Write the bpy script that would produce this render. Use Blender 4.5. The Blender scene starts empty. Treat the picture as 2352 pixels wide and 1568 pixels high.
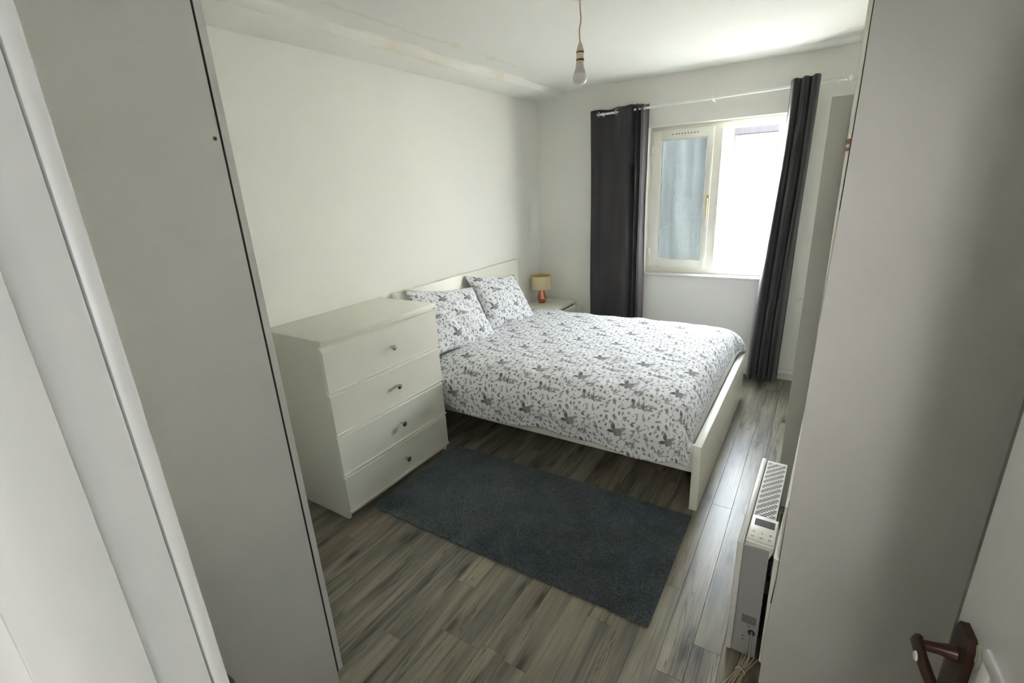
import bpy, bmesh, math, random
import numpy as np
from mathutils import Vector, Matrix
C = bpy.context.scene.collection
SC = bpy.context.scene
R = math.radians

# ------------------------------------------------------------------ camera, world, light, exposure
cam = bpy.data.cameras.new('camera'); co = bpy.data.objects.new('camera', cam); C.objects.link(co)
cam.lens = 16.7488; cam.sensor_width = 36; cam.clip_start = .01; cam.clip_end = 200
_r = Vector((0.84584976, 0.53115363, -0.04913265)); _u = Vector((-0.1243468, 0.28591034, 0.95015428)); _f = Vector((-0.51872542, 0.79757827, -0.30788445))
co.matrix_world = Matrix(((_r.x, _u.x, -_f.x, 2.39868823), (_r.y, _u.y, -_f.y, -0.42097243), (_r.z, _u.z, -_f.z, 1.6425042), (0, 0, 0, 1)))
SC.camera = co

w = bpy.data.worlds.new('world'); SC.world = w; w.use_nodes = True
wn = w.node_tree.nodes; wl = w.node_tree.links
bg = wn['Background']; bg.inputs[1].default_value = 2.7
tc = wn.new('ShaderNodeTexCoord'); sx = wn.new('ShaderNodeSeparateXYZ'); rp = wn.new('ShaderNodeValToRGB')
wl.new(tc.outputs['Generated'], sx.inputs[0]); wl.new(sx.outputs['Z'], rp.inputs[0]); wl.new(rp.outputs[0], bg.inputs[0])
rp.color_ramp.elements[0].position = 0; rp.color_ramp.elements[0].color = (1, .985, .93, 1)
rp.color_ramp.elements[1].position = .8; rp.color_ramp.elements[1].color = (.86, .93, 1, 1)

sun = bpy.data.lights.new('sun', 'SUN'); so = bpy.data.objects.new('sun', sun); C.objects.link(so)
sun.energy = 9; sun.angle = R(1); sun.color = (1, .97, .9)
so.rotation_euler = (R(-42), 0, R(-155))     # shines from behind the room onto the street outside the window
so.rotation_euler = Vector((.35, .75, -.75)).to_track_quat('-Z', 'Y').to_euler()

pl_ = bpy.data.lights.new('window_portal', 'AREA'); po = bpy.data.objects.new('window_portal', pl_); C.objects.link(po)
pl_.shape = 'RECTANGLE'; pl_.size = 1.06; pl_.size_y = 1.22; pl_.cycles.is_portal = True
po.location = (1.59, 4.10, 1.45); po.rotation_euler = (R(-90), 0, 0)

hl = bpy.data.lights.new('hall_daylight', 'AREA'); ho = bpy.data.objects.new('hall_daylight', hl); C.objects.link(ho)
hl.shape = 'RECTANGLE'; hl.size = .5; hl.size_y = 1.0; hl.energy = .38; hl.color = (.78, .88, 1)
ho.location = (3.52, -.95, 1.65); ho.rotation_euler = (0, R(90), 0)      # the window at the end of the hall, behind the camera

h2 = bpy.data.lights.new('hall_lamp', 'AREA'); ho2 = bpy.data.objects.new('hall_lamp', h2); C.objects.link(ho2)
h2.shape = 'DISK'; h2.size = .45; h2.energy = .15; h2.spread = R(75); h2.color = (1, .97, .94)
ho2.location = (2.75, -1.02, 2.0); ho2.rotation_euler = (R(68), 0, R(6))      # lamp in the hall behind the camera

SC.view_settings.view_transform = 'Standard'; SC.view_settings.look = 'None'
SC.view_settings.exposure = 4.5; SC.view_settings.gamma = 1; SC.view_settings.use_curve_mapping = False
cy = SC.cycles
cy.max_bounces = 12; cy.diffuse_bounces = 7; cy.glossy_bounces = 4; cy.transmission_bounces = 8; cy.transparent_max_bounces = 12
cy.caustics_reflective = False; cy.caustics_refractive = False; cy.sample_clamp_indirect = 8
cy.use_denoising = True; cy.use_adaptive_sampling = True; cy.adaptive_threshold = .015

# ------------------------------------------------------------------ helpers
class MB:
    def __init__(s): s.bm = bmesh.new()
    def box(s, x0, x1, y0, y1, z0, z1, bev=0):
        v = [s.bm.verts.new(p) for p in ((x0,y0,z0),(x1,y0,z0),(x1,y1,z0),(x0,y1,z0),(x0,y0,z1),(x1,y0,z1),(x1,y1,z1),(x0,y1,z1))]
        fs = [s.bm.faces.new([v[i] for i in q]) for q in ((3,2,1,0),(4,5,6,7),(0,1,5,4),(1,2,6,5),(2,3,7,6),(3,0,4,7))]
        if bev:
            es = list({e for f in fs for e in f.edges})
            bmesh.ops.bevel(s.bm, geom=es, offset=bev, segments=2, profile=.5, affect='EDGES', clamp_overlap=True)
        return s
    def prism(s, pts, axis, a0, a1):
        """pts: 2-D outline; axis: the extruded one"""
        def P(p, a): return {'x': (a, p[0], p[1]), 'y': (p[0], a, p[1]), 'z': (p[0], p[1], a)}[axis]
        A = [s.bm.verts.new(P(p, a0)) for p in pts]; B = [s.bm.verts.new(P(p, a1)) for p in pts]
        n = len(pts); fs = [s.bm.faces.new(A), s.bm.faces.new(B[::-1])]
        for i in range(n): fs.append(s.bm.faces.new((A[i], B[i], B[(i+1) % n], A[(i+1) % n])))
        bmesh.ops.recalc_face_normals(s.bm, faces=fs)
        return s
    def lathe(s, prof, c=(0,0,0), seg=32, axis='z'):
        rings = []
        for r, h in prof:
            ring = []
            for k in range(seg):
                a = 2*math.pi*k/seg; x, y = r*math.cos(a), r*math.sin(a)
                p = {'z': (x, y, h), 'x': (h, x, y), 'y': (x, h, y)}[axis]
                ring.append(s.bm.verts.new((c[0]+p[0], c[1]+p[1], c[2]+p[2])))
            rings.append(ring)
        fs = []
        for a, b in zip(rings, rings[1:]):
            for k in range(seg): fs.append(s.bm.faces.new((a[k], a[(k+1) % seg], b[(k+1) % seg], b[k])))
        for ring in (rings[0], rings[-1]):
            if (ring[0].co-ring[seg//2].co).length > 1e-5: fs.append(s.bm.faces.new(ring))
        bmesh.ops.recalc_face_normals(s.bm, faces=fs)
        return s
    def tube(s, pts, r, seg=10):
        pts = [Vector(p) for p in pts]; rings = []
        up = Vector((0, 0, 1)); n = None
        for i, p in enumerate(pts):
            t = (pts[min(i+1, len(pts)-1)]-pts[max(i-1, 0)]).normalized()
            if n is None: n = t.orthogonal().normalized()
            n = (n-t*n.dot(t)).normalized(); b = t.cross(n)
            rr = r[i] if isinstance(r, (list, tuple)) else r
            rings.append([s.bm.verts.new(p+(n*math.cos(2*math.pi*k/seg)+b*math.sin(2*math.pi*k/seg))*rr) for k in range(seg)])
        fs = []
        for a, b in zip(rings, rings[1:]):
            for k in range(seg): fs.append(s.bm.faces.new((a[k], a[(k+1) % seg], b[(k+1) % seg], b[k])))
        fs.append(s.bm.faces.new(rings[0])); fs.append(s.bm.faces.new(rings[-1]))
        bmesh.ops.recalc_face_normals(s.bm, faces=fs)
        return s
    def torus(s, c, nrm, R_, r, seg=28, ss=8):
        nrm = Vector(nrm).normalized(); a = nrm.orthogonal().normalized(); b = nrm.cross(a); c = Vector(c)
        rings = []
        for i in range(seg):
            t = 2*math.pi*i/seg; d = a*math.cos(t)+b*math.sin(t)
            rings.append([s.bm.verts.new(c+d*(R_+r*math.cos(2*math.pi*k/ss))+nrm*r*math.sin(2*math.pi*k/ss)) for k in range(ss)])
        for i in range(seg):
            A, B = rings[i], rings[(i+1) % seg]
            for k in range(ss): s.bm.faces.new((A[k], A[(k+1) % ss], B[(k+1) % ss], B[k]))
        return s
    def sheet(s, fn, nu, nv, uv=None):
        V = [[s.bm.verts.new(fn(i/nu, j/nv)) for i in range(nu+1)] for j in range(nv+1)]
        lay = s.bm.loops.layers.uv.new('UVMap') if uv and not s.bm.loops.layers.uv else (s.bm.loops.layers.uv[0] if uv else None)
        for j in range(nv):
            for i in range(nu):
                f = s.bm.faces.new((V[j][i], V[j][i+1], V[j+1][i+1], V[j+1][i]))
                if uv:
                    for l, (a, b) in zip(f.loops, ((i, j), (i+1, j), (i+1, j+1), (i, j+1))): l[lay].uv = uv(a/nu, b/nv)
        return s

def finish(name, mb, mat, parent=None, smooth=False, world=True):
    me = bpy.data.meshes.new(name); bm = mb.bm
    if parent is not None and world:
        inv = parent['_inv'] if '_inv' in parent else None
        o0 = Vector(parent['_loc']) if '_loc' in parent else Vector((0, 0, 0))
        bmesh.ops.translate(bm, verts=bm.verts, vec=-o0)
    bm.to_mesh(me); bm.free(); me.materials.append(mat)
    if smooth:
        me.polygons.foreach_set('use_smooth', [True]*len(me.polygons))
        if smooth != 'all': me.set_sharp_from_angle(angle=R(38))
    o = bpy.data.objects.new(name, me); C.objects.link(o)
    if parent is not None:
        o.parent = parent
        if '_loc' in parent: o['_loc'] = parent['_loc']
    return o
def tag(o, label=None, cat=None, group=None, kind=None):
    if label: o['label'] = label
    if cat: o['category'] = cat
    if group: o['group'] = group
    if kind: o['kind'] = kind
    return o
def thing(name, label, cat, loc, group=None):
    o = bpy.data.objects.new(name, None); C.objects.link(o); o.location = loc; o.empty_display_size = .1
    o['_loc'] = tuple(float(a) for a in loc)
    return tag(o, label, cat, group)
def place(o, mb_loc): pass

# ------------------------------------------------------------------ materials
def mat(name, col, rough=.5, metal=0, spec=.5, bump=0, bscale=40, trans=0, var=0, vscale=3):
    m = bpy.data.materials.new(name); m.use_nodes = True; n = m.node_tree.nodes; l = m.node_tree.links
    b = n['Principled BSDF']; b.inputs['Base Color'].default_value = (*col, 1); b.inputs['Roughness'].default_value = rough
    b.inputs['Metallic'].default_value = metal; b.inputs['Specular IOR Level'].default_value = spec
    tcn = n.new('ShaderNodeTexCoord')
    if bump:
        nz = n.new('ShaderNodeTexNoise'); nz.inputs['Scale'].default_value = bscale; nz.inputs['Detail'].default_value = 3
        bp = n.new('ShaderNodeBump'); bp.inputs['Strength'].default_value = bump; bp.inputs['Distance'].default_value = .002
        l.new(tcn.outputs['Object'], nz.inputs['Vector']); l.new(nz.outputs['Fac'], bp.inputs['Height']); l.new(bp.outputs[0], b.inputs['Normal'])
    if var:
        nv = n.new('ShaderNodeTexNoise'); nv.inputs['Scale'].default_value = vscale; nv.inputs['Detail'].default_value = 4
        mx = n.new('ShaderNodeMix'); mx.data_type = 'RGBA'
        mx.inputs['A'].default_value = (*[c*(1-var) for c in col], 1); mx.inputs['B'].default_value = (*[min(1, c*(1+var)) for c in col], 1)
        l.new(tcn.outputs['Object'], nv.inputs['Vector']); l.new(nv.outputs['Fac'], mx.inputs['Factor']); l.new(mx.outputs['Result'], b.inputs['Base Color'])
    return m
M = {}
M['wall'] = mat('wall_paint', (.80, .79, .745), .75, spec=.25, bump=.25, bscale=90, var=.015, vscale=2)
M['white'] = mat('white_laminate', (.79, .78, .70), .38, bump=.04, bscale=60)
M['frame'] = mat('wardrobe_board', (.595, .585, .562), .45, bump=.05, bscale=70)  # white board greyed: dim light on these panels is put into the colour
M['gloss'] = mat('door_gloss', (.68, .68, .67), .27, bump=.15, bscale=30)
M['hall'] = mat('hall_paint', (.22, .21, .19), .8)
M['upvc'] = mat('window_plastic', (.88, .87, .80), .3)
M['dark'] = mat('dark_gap', (.03, .02, .015), .7)
M['black'] = mat('black_fabric', (.012, .014, .018), .55)
M['chrome'] = mat('chrome', (.60, .60, .58), .22, 1)
M['latch'] = mat('latch_edge', (.15, .14, .11), .6)
M['gunmetal'] = mat('gunmetal', (.16, .16, .15), .3, 1)
M['brass'] = mat('brass', (.62, .45, .16), .3, 1)
M['brown'] = mat('brown_metal', (.045, .020, .012), .36, .35)
M['blob'] = mat('paint_splash', (.62, .6, .5), .5)
M['copper'] = mat('copper', (.78, .30, .20), .22, 1, bump=.1, bscale=60)
M['rodwhite'] = mat('rod_white', (.80, .80, .76), .35)
M['steel'] = mat('heater_steel', (.33, .33, .335), .42, bump=.05, bscale=200)
M['hplastic'] = mat('heater_plastic', (.70, .69, .66), .4)
M['screen'] = mat('lcd', (.055, .06, .06), .25)
M['screen2'] = mat('lcd_dark', (.03, .033, .034), .25)
M['print'] = mat('print_grey', (.12, .12, .12), .6)
M['ochre'] = mat('print_ochre', (.45, .40, .18), .6)
M['cable'] = mat('cable_beige', (.42, .35, .26), .5)
M['flex'] = mat('flex_tan', (.50, .36, .26), .5)
M['holder'] = mat('holder_cream', (.62, .58, .44), .45)
M['ring'] = mat('holder_brown', (.22, .08, .04), .5)
M['bulb'] = mat('bulb_frost', (.70, .68, .66), .3)
M['bulbbase'] = mat('bulb_base', (.55, .54, .52), .4)
M['mattress'] = mat('mattress_cloth', (.72, .72, .72), .8)
M['ground'] = mat('street_paving', (.42, .41, .38), .9, var=.1, vscale=1.5)
M['facade'] = mat('facade_render', (.78, .75, .70), .9, bump=.3, bscale=20, var=.05, vscale=.8)
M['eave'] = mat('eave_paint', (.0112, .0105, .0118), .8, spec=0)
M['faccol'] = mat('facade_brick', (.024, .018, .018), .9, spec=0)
M['socket'] = mat('socket_plastic', (.80, .79, .72), .35)
M['concrete'] = mat('base_board', (.2, .19, .17), .9)

def fabric(name, col, rough=.8, sheen=.3, weave=900):
    m = mat(name, col, rough, bump=0); n = m.node_tree.nodes; l = m.node_tree.links; b = n['Principled BSDF']
    b.inputs['Sheen Weight'].default_value = sheen
    t = n.new('ShaderNodeTexCoord'); nz = n.new('ShaderNodeTexNoise'); nz.inputs['Scale'].default_value = weave
    bp = n.new('ShaderNodeBump'); bp.inputs['Strength'].default_value = .25; bp.inputs['Distance'].default_value = .0006
    l.new(t.outputs['Object'], nz.inputs['Vector']); l.new(nz.outputs['Fac'], bp.inputs['Height']); l.new(bp.outputs[0], b.inputs['Normal'])
    return m
M['curtain'] = fabric('curtain_cloth', (.026, .021, .024), .6, .25)
M['lining'] = fabric('curtain_lining', (.14, .115, .13), .45, .2)
M['shade'] = fabric('shade_cream', (.72, .62, .40), .8, .2)
M['shadein'] = mat('shade_gold', (.72, .46, .13), .5)

def glass(name, tint, body, bodyc, streak):
    """window pane: lets light through, faint gloss, dirt streaks running down it"""
    m = bpy.data.materials.new(name); m.use_nodes = True; n = m.node_tree.nodes; l = m.node_tree.links
    for x in list(n): n.remove(x)
    out = n.new('ShaderNodeOutputMaterial'); tr = n.new('ShaderNodeBsdfTransparent'); gl = n.new('ShaderNodeBsdfGlossy')
    df = n.new('ShaderNodeBsdfDiffuse'); tl = n.new('ShaderNodeBsdfTranslucent'); m1 = n.new('ShaderNodeMixShader'); m2 = n.new('ShaderNodeMixShader'); m3 = n.new('ShaderNodeMixShader')
    tcn = n.new('ShaderNodeTexCoord'); mp = n.new('ShaderNodeMapping'); mp.inputs['Scale'].default_value = (9, 1, .8)
    nz = n.new('ShaderNodeTexNoise'); nz.inputs['Scale'].default_value = 1.6; nz.inputs['Detail'].default_value = 5
    cr = n.new('ShaderNodeValToRGB'); cr.color_ramp.elements[0].position = .3; cr.color_ramp.elements[1].position = .8
    cr.color_ramp.elements[0].color = (*tint, 1); cr.color_ramp.elements[1].color = (*[t*(1-streak) for t in tint], 1)
    l.new(tcn.outputs['Object'], mp.inputs[0]); l.new(mp.outputs[0], nz.inputs['Vector']); l.new(nz.outputs['Fac'], cr.inputs[0]); l.new(cr.outputs[0], tr.inputs[0])
    gl.inputs['Roughness'].default_value = .05; gl.inputs['Color'].default_value = (.9, .9, .9, 1)
    df.inputs[0].default_value = (*bodyc, 1); tl.inputs[0].default_value = (*bodyc, 1)
    m3.inputs[0].default_value = .5; l.new(df.outputs[0], m3.inputs[1]); l.new(tl.outputs[0], m3.inputs[2])
    m2.inputs[0].default_value = body; l.new(tr.outputs[0], m2.inputs[1]); l.new(m3.outputs[0], m2.inputs[2])
    m1.inputs[0].default_value = .04; l.new(m2.outputs[0], m1.inputs[1]); l.new(gl.outputs[0], m1.inputs[2]); l.new(m1.outputs[0], out.inputs[0])
    return m
M['pane'] = glass('clear_pane', (.96, .98, 1), .001, (.7, .75, .8), .18)
M['pane_blue'] = glass('filmed_pane', (.092, .102, .108), .008, (.5, .56, .6), .38)

def plank_mat():
    m = bpy.data.materials.new('grey_oak_laminate'); m.use_nodes = True; n = m.node_tree.nodes; l = m.node_tree.links
    b = n['Principled BSDF']; b.inputs['Roughness'].default_value = .36; b.inputs['Specular IOR Level'].default_value = .5
    tc = n.new('ShaderNodeTexCoord'); oi = n.new('ShaderNodeObjectInfo')
    def node(t, **k):
        x = n.new(t)
        for a, v in k.items(): x.inputs[a].default_value = v
        return x
    off = node('ShaderNodeVectorMath'); off.operation = 'SCALE'; cmb = n.new('ShaderNodeCombineXYZ')
    m17 = n.new('ShaderNodeMath'); m17.operation = 'MULTIPLY'; m17.inputs[1].default_value = 37.
    l.new(oi.outputs['Random'], m17.inputs[0]); l.new(m17.outputs[0], cmb.inputs[0]); l.new(m17.outputs[0], cmb.inputs[1])
    add = n.new('ShaderNodeVectorMath'); add.operation = 'ADD'; l.new(tc.outputs['Object'], add.inputs[0]); l.new(cmb.outputs[0], add.inputs[1])
    def noise(sx, sy, scale, det, dist=0):
        mp = n.new('ShaderNodeMapping'); mp.inputs['Scale'].default_value = (sx, sy, 1); l.new(add.outputs[0], mp.inputs[0])
        z = n.new('ShaderNodeTexNoise'); z.inputs['Scale'].default_value = scale; z.inputs['Detail'].default_value = det; z.inputs['Distortion'].default_value = dist
        l.new(mp.outputs[0], z.inputs['Vector']); return z.outputs['Fac']
    def ramp(src, stops):
        c = n.new('ShaderNodeValToRGB'); e = c.color_ramp.elements
        e[0].position = stops[0][0]; e[0].color = (*stops[0][1], 1); e[1].position = stops[-1][0]; e[1].color = (*stops[-1][1], 1)
        for p, col in stops[1:-1]: q = e.new(p); q.color = (*col, 1)
        l.new(src, c.inputs[0]); return c.outputs[0]
    def mul(a, bb, fac=1.):
        x = n.new('ShaderNodeMix'); x.data_type = 'RGBA'; x.blend_type = 'MULTIPLY'; x.inputs['Factor'].default_value = fac
        l.new(a, x.inputs['A']); l.new(bb, x.inputs['B']); return x.outputs['Result']
    tone = ramp(oi.outputs['Random'], [(0, (.215, .19, .145)), (.25, (.265, .24, .19)), (.5, (.225, .21, .17)), (.75, (.285, .26, .21)), (1, (.20, .185, .15))])
    soft = ramp(noise(9, .9, 1.5, 3, .6), [(.3, (.42, .42, .41)), (.62, (1.22, 1.19, 1.12))])
    grain = ramp(noise(60, 2.2, 2, 4, .2), [(.3, (.80, .79, .78)), (.65, (1.06, 1.06, 1.05))])
    cr = ramp(noise(16, .55, 2.1, 6, 1.2), [(.475, (1, 1, 1)), (.50, (.36, .35, .33)), (.525, (1, 1, 1))])
    crm = ramp(noise(3, .5, 1.3, 2), [(.40, (0, 0, 0)), (.52, (1, 1, 1))])
    crx = n.new('ShaderNodeMix'); crx.data_type = 'RGBA'; crx.inputs['A'].default_value = (1, 1, 1, 1); l.new(crm, crx.inputs['Factor']); l.new(cr, crx.inputs['B'])
    mp = n.new('ShaderNodeMapping'); mp.inputs['Scale'].default_value = (5.5, 1.5, 1); l.new(add.outputs[0], mp.inputs[0])
    vo = n.new('ShaderNodeTexVoronoi'); vo.voronoi_dimensions = '2D'; vo.inputs['Scale'].default_value = 1.0; l.new(mp.outputs[0], vo.inputs['Vector'])
    kn = ramp(vo.outputs['Distance'], [(.03, (.30, .29, .26)), (.09, (.72, .71, .69)), (.22, (1, 1, 1))])
    o = mul(mul(mul(mul(tone, soft), grain), crx.outputs['Result']), kn)
    l.new(o, b.inputs['Base Color'])
    bp = n.new('ShaderNodeBump'); bp.inputs['Strength'].default_value = .25; bp.inputs['Distance'].default_value = .0008
    l.new(noise(70, 3, 2, 3), bp.inputs['Height']); l.new(bp.outputs[0], b.inputs['Normal'])
    return m
M['plank'] = plank_mat()

def ceiling_mat(name):
    """wall paint with a brown water stain of irregular edge along the boxed-in corner"""
    m = mat(name, (.80, .79, .745), .8, spec=.2, bump=.2, bscale=80); n = m.node_tree.nodes; l = m.node_tree.links; b = n['Principled BSDF']
    tc = n.new('ShaderNodeTexCoord'); sp = n.new('ShaderNodeSeparateXYZ'); l.new(tc.outputs['Object'], sp.inputs[0])
    nz = n.new('ShaderNodeTexNoise'); nz.inputs['Scale'].default_value = 9; nz.inputs['Detail'].default_value = 6; l.new(tc.outputs['Object'], nz.inputs['Vector'])
    return m, n, l, b, sp, nz
def stained(name, x0, wob, width, y0, y1, col, amt):
    m, n, l, b, sp, nz = ceiling_mat(name)
    def math_(op, a, bb=None, c=None):
        x = n.new('ShaderNodeMath'); x.operation = op
        for i, v in enumerate((a, bb, c)):
            if v is None: continue
            if isinstance(v, (int, float)): x.inputs[i].default_value = v
            else: l.new(v, x.inputs[i])
        return x.outputs[0]
    nn = math_('MULTIPLY', math_('SUBTRACT', nz.outputs['Fac'], .5), wob)
    d = math_('ABSOLUTE', math_('SUBTRACT', math_('ADD', sp.outputs['X'], nn), x0))
    line = math_('SUBTRACT', 1, math_('DIVIDE', d, width)); line = math_('MAXIMUM', line, 0)
    ymask = math_('MULTIPLY', math_('SMOOTHSTEP' if False else 'LESS_THAN', sp.outputs['Y'], y1), math_('GREATER_THAN', sp.outputs['Y'], y0))
    n2 = n.new('ShaderNodeTexNoise'); n2.inputs['Scale'].default_value = 3.5; tc = n.new('ShaderNodeTexCoord'); l.new(tc.outputs['Object'], n2.inputs['Vector'])
    patch = math_('MAXIMUM', math_('MULTIPLY', math_('SUBTRACT', n2.outputs['Fac'], .40), 5), 0); patch = math_('MINIMUM', patch, 1)
    f = math_('MULTIPLY', math_('MULTIPLY', math_('MULTIPLY', line, ymask), patch), amt)
    mx = n.new('ShaderNodeMix'); mx.data_type = 'RGBA'; mx.inputs['A'].default_value = (.80, .79, .745, 1); mx.inputs['B'].default_value = (*col, 1)
    l.new(f, mx.inputs['Factor']); l.new(mx.outputs['Result'], b.inputs['Base Color']); return m
M['ceiling'] = stained('ceiling_paint', .46, .16, .028, 1.2, 3.1, (.68, .60, .42), .45)
M['bulkhead'] = stained('bulkhead_paint', .285, .07, .03, 1.30, 2.9, (.68, .58, .40), .42)
def floral_tile(TW=550, TH=580, seed=4):
    rng = random.Random(seed)
    A = np.zeros((TH, TW), np.float32)
    def stamp(x0, x1, y0, y1, fn):
        ix0, ix1, iy0, iy1 = int(x0)-2, int(x1)+3, int(y0)-2, int(y1)+3
        X, Y = np.meshgrid(np.arange(ix0, ix1), np.arange(iy0, iy1))
        v, cut = fn(X.astype(np.float32), Y.astype(np.float32))
        xi, yi = X % TW, Y % TH
        cur = A[yi, xi]
        A[yi, xi] = np.where(cut, v, np.maximum(cur, v))
    def leaf(x, y, a, L, W, tone=1., rib=True, edge=0.):
        L *= 1.22; W *= 1.28
        c, s = math.cos(a), math.sin(a)
        ex, ey = x+L*c, y+L*s
        def fn(X, Y):
            u = ((X-x)*c+(Y-y)*s)/L; v = -(X-x)*s+(Y-y)*c
            h = W/2*np.clip(np.sin(np.pi*np.clip(u, 0, 1)), 0, 1)**.75*(1+.25*np.sin(u*40)*edge)
            m = np.clip(h-np.abs(v)+.5, 0, 1)*(u > 0)*(u < 1)
            t = np.full_like(m, tone)
            if rib:
                t = np.where(np.abs(v) < .9, tone*.35, t)
                t = np.where((np.sin((u*L+np.abs(v)*1.2)*.85) > .55) & (np.abs(v) > 1), tone*.6, t)
            return m*t, m > .5
        stamp(min(x, ex)-W, max(x, ex)+W, min(y, ey)-W, max(y, ey)+W, fn)
    def dot(x, y, r, tone=1.):
        def fn(X, Y):
            m = np.clip(r-np.hypot(X-x, Y-y)+.5, 0, 1); return m*tone, m > .5
        stamp(x-r, x+r, y-r, y+r, fn)
    def stem(p0, a, L, bend, w=3., tone=1., n=24):
        pts = []; x, y = p0; n = max(n, int(L/4.))
        for i in range(n):
            pts.append((x, y, a)); x += L/n*math.cos(a); y += L/n*math.sin(a); a += bend/n
        for i, (x, y, _) in enumerate(pts): 
            ww = w*(1-.6*i/n)
            def fn(X, Y, x=x, y=y, ww=ww):
                m = np.clip(ww/2+L/n*.55-np.hypot(X-x, Y-y), 0, 1) if ww > 99 else np.clip(ww*.75+.6-np.hypot(X-x, Y-y), 0, 1)
                return m*tone, np.zeros_like(m, bool)
            stamp(x-5, x+5, y-5, y+5, fn)
        pts.append((x, y, a)); return pts
    def flower(x, y, r, n=6, tone=.8, rot=0):
        for k in range(n):
            a = rot+k*2*math.pi/n
            leaf(x, y, a, r, r*.75, tone*(.75+.25*rng.random()))
        for k in range(n):
            a = rot+(k+.5)*2*math.pi/n
            leaf(x, y, a, r*.68, r*.5, tone)
        dot(x, y, r*.2, .45); dot(x, y, r*.1, 1.)
    def rose(x, y, r):
        for k in range(9):
            a = k*.75; leaf(x-math.cos(a)*r*.5, y-math.sin(a)*r*.5, a+rng.uniform(-.3, .3), r*1.35, r*.7, .62+.3*rng.random())
        dot(x, y, r*.5, .62); 
        for k in range(4): leaf(x-r*.4, y-r*.35+k*r*.22, .3+.2*k, r*.8, r*.14, 1., False)
    def sprig(x, y, a, L, n=5, bend=.4, ll=16, w=7, tip=True, fl=False):
        pts = stem((x, y), a, L, bend, 2.2)
        for i in range(n):
            q = pts[int((i+1)*len(pts)/(n+1))]
            for sg in (-1, 1):
                if rng.random() < .9: leaf(q[0], q[1], q[2]+sg*rng.uniform(.6, 1.0), ll*(1-.35*i/n)*rng.uniform(.8, 1.2), w*(1-.3*i/n), rng.uniform(.8, 1))
        q = pts[-1]
        if tip:
            if fl: flower(q[0], q[1], ll*.62, 5, .85, a)
            else: leaf(q[0], q[1], q[2], ll, w)
        return pts
    def plume(x, y, a, L, bend, W=22):
        pts = stem((x, y), a, L, bend, 4)
        for i in range(2, len(pts)-1, 3):
            k = math.sin(math.pi*(i/len(pts))**.8)
            for sg in (-1, 1): leaf(pts[i][0], pts[i][1], pts[i][2]+sg*.85, W*k+4, 8*k+3, rng.uniform(.75, 1), False)
        leaf(pts[-1][0], pts[-1][1], pts[-1][2], 16, 5)
    # main spray
    cx, cy = 190, 330
    st = stem((cx, cy), -.85, 205, .55, 6, 1., 24)
    plume(cx-10, cy+8, 2.35, 105, -.95, 24)
    plume(cx-18, cy-4, 2.85, 85, .75, 20)
    for a in (2.0, 2.5, 3.1, 3.7, 4.2, 4.6): leaf(cx, cy, a, rng.uniform(36, 50), 17, .95, True, 1)
    for a in (1.1, .5, -.1): leaf(cx+8, cy, a, rng.uniform(40, 54), 16, .8)
    rose(cx-8, cy-2, 25); flower(cx+28, cy-14, 24, 7, .75, .3); flower(cx+6, cy+30, 19, 6, .8)
    sprig(cx+12, cy+15, 1.0, 85, 5, -.7, 20, 9, True, True)
    sprig(cx+20, cy+8, .45, 100, 5, .5, 17, 8, True, True)
    sprig(cx+22, cy-4, .0, 80, 4, .6, 16, 7, True, True)
    for i in (8, 12, 16, 20):
        q = st[i*len(st)//25]; sprig(q[0], q[1], q[2]+(.9 if i % 8 else -.9), 44, 3, .9 if i % 8 else -.9, 14, 6)
    q = st[17*len(st)//25]; rose(q[0], q[1], 15); flower(q[0]+14, q[1]-4, 15, 6, .9)
    q = st[-1]
    for d in (-1.1, -.5, 0, .5, 1.0): leaf(q[0]-8, q[1]+5, q[2]+d, rng.uniform(34, 52), 8, .95)
    sprig(q[0], q[1], .9, 60, 4, .8, 15, 7)
    # long horizontal garland
    gx, gy = 430, 60
    for (dx, dy, r) in ((0, 0, 25), (-50, 14, 19), (-92, -10, 16)):
        for a in range(5): leaf(gx+dx, gy+dy, a*1.256+rng.uniform(-.4, .4), r*rng.uniform(1.3, 1.9), r*.42, .95)
        (flower if dx else rose)(gx+dx, gy+dy, r)
    sprig(gx+15, gy+6, .35, 125, 7, -.7, 20, 9, True, True)
    sprig(gx+15, gy-8, -.35, 90, 5, .5, 16, 8, True, True)
    stem((gx-96, gy), 1.9, 60, 1.2, 3); plume(gx-100, gy+8, 1.7, 78, .6, 18)
    sprig(gx-60, gy+18, 1.3, 62, 3, .5, 15, 6)
    sprig(gx-10, gy+20, 1.5, 55, 3, -.6, 14, 6)
    sprig(gx-105, gy-8, 3.4, 60, 4, .4, 14, 7)
    # scattered sprigs
    sprig(395, 400, 1.3, 60, 3, -.6, 18, 9, True, True)
    sprig(395, 400, .1, 92, 5, .5, 15, 7)
    sprig(395, 395, 3.4, 45, 3, -.5, 14, 8)
    leaf(330, 462, -.6, 42, 20, 1., True, 1); leaf(338, 470, .1, 36, 12, 1.)
    sprig(70, 170, 1.0, 60, 3, .5, 20, 10, True, True)
    sprig(70, 170, -.5, 80, 5, .7, 16, 7)
    rose(52, 205, 13); leaf(50, 220, 1.9, 24, 9)
    for (x, y, a) in ((470, 205, .6), (120, 60, 1.2), (500, 320, 1.2), (60, 470, .3), (250, 110, 1.6)):
        for d in (-1., -.35, .35, 1.): leaf(x, y, a+d, rng.uniform(24, 34), 10, .95)
        stem((x, y), a+math.pi, 26, .8, 2)
    sprig(480, 500, 2.4, 70, 4, -.7, 16, 8); sprig(40, 560, .8, 60, 4, .7, 15, 7, True, True)
    sprig(520, 240, 1.4, 70, 4, .8, 14, 7, True, True)
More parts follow.
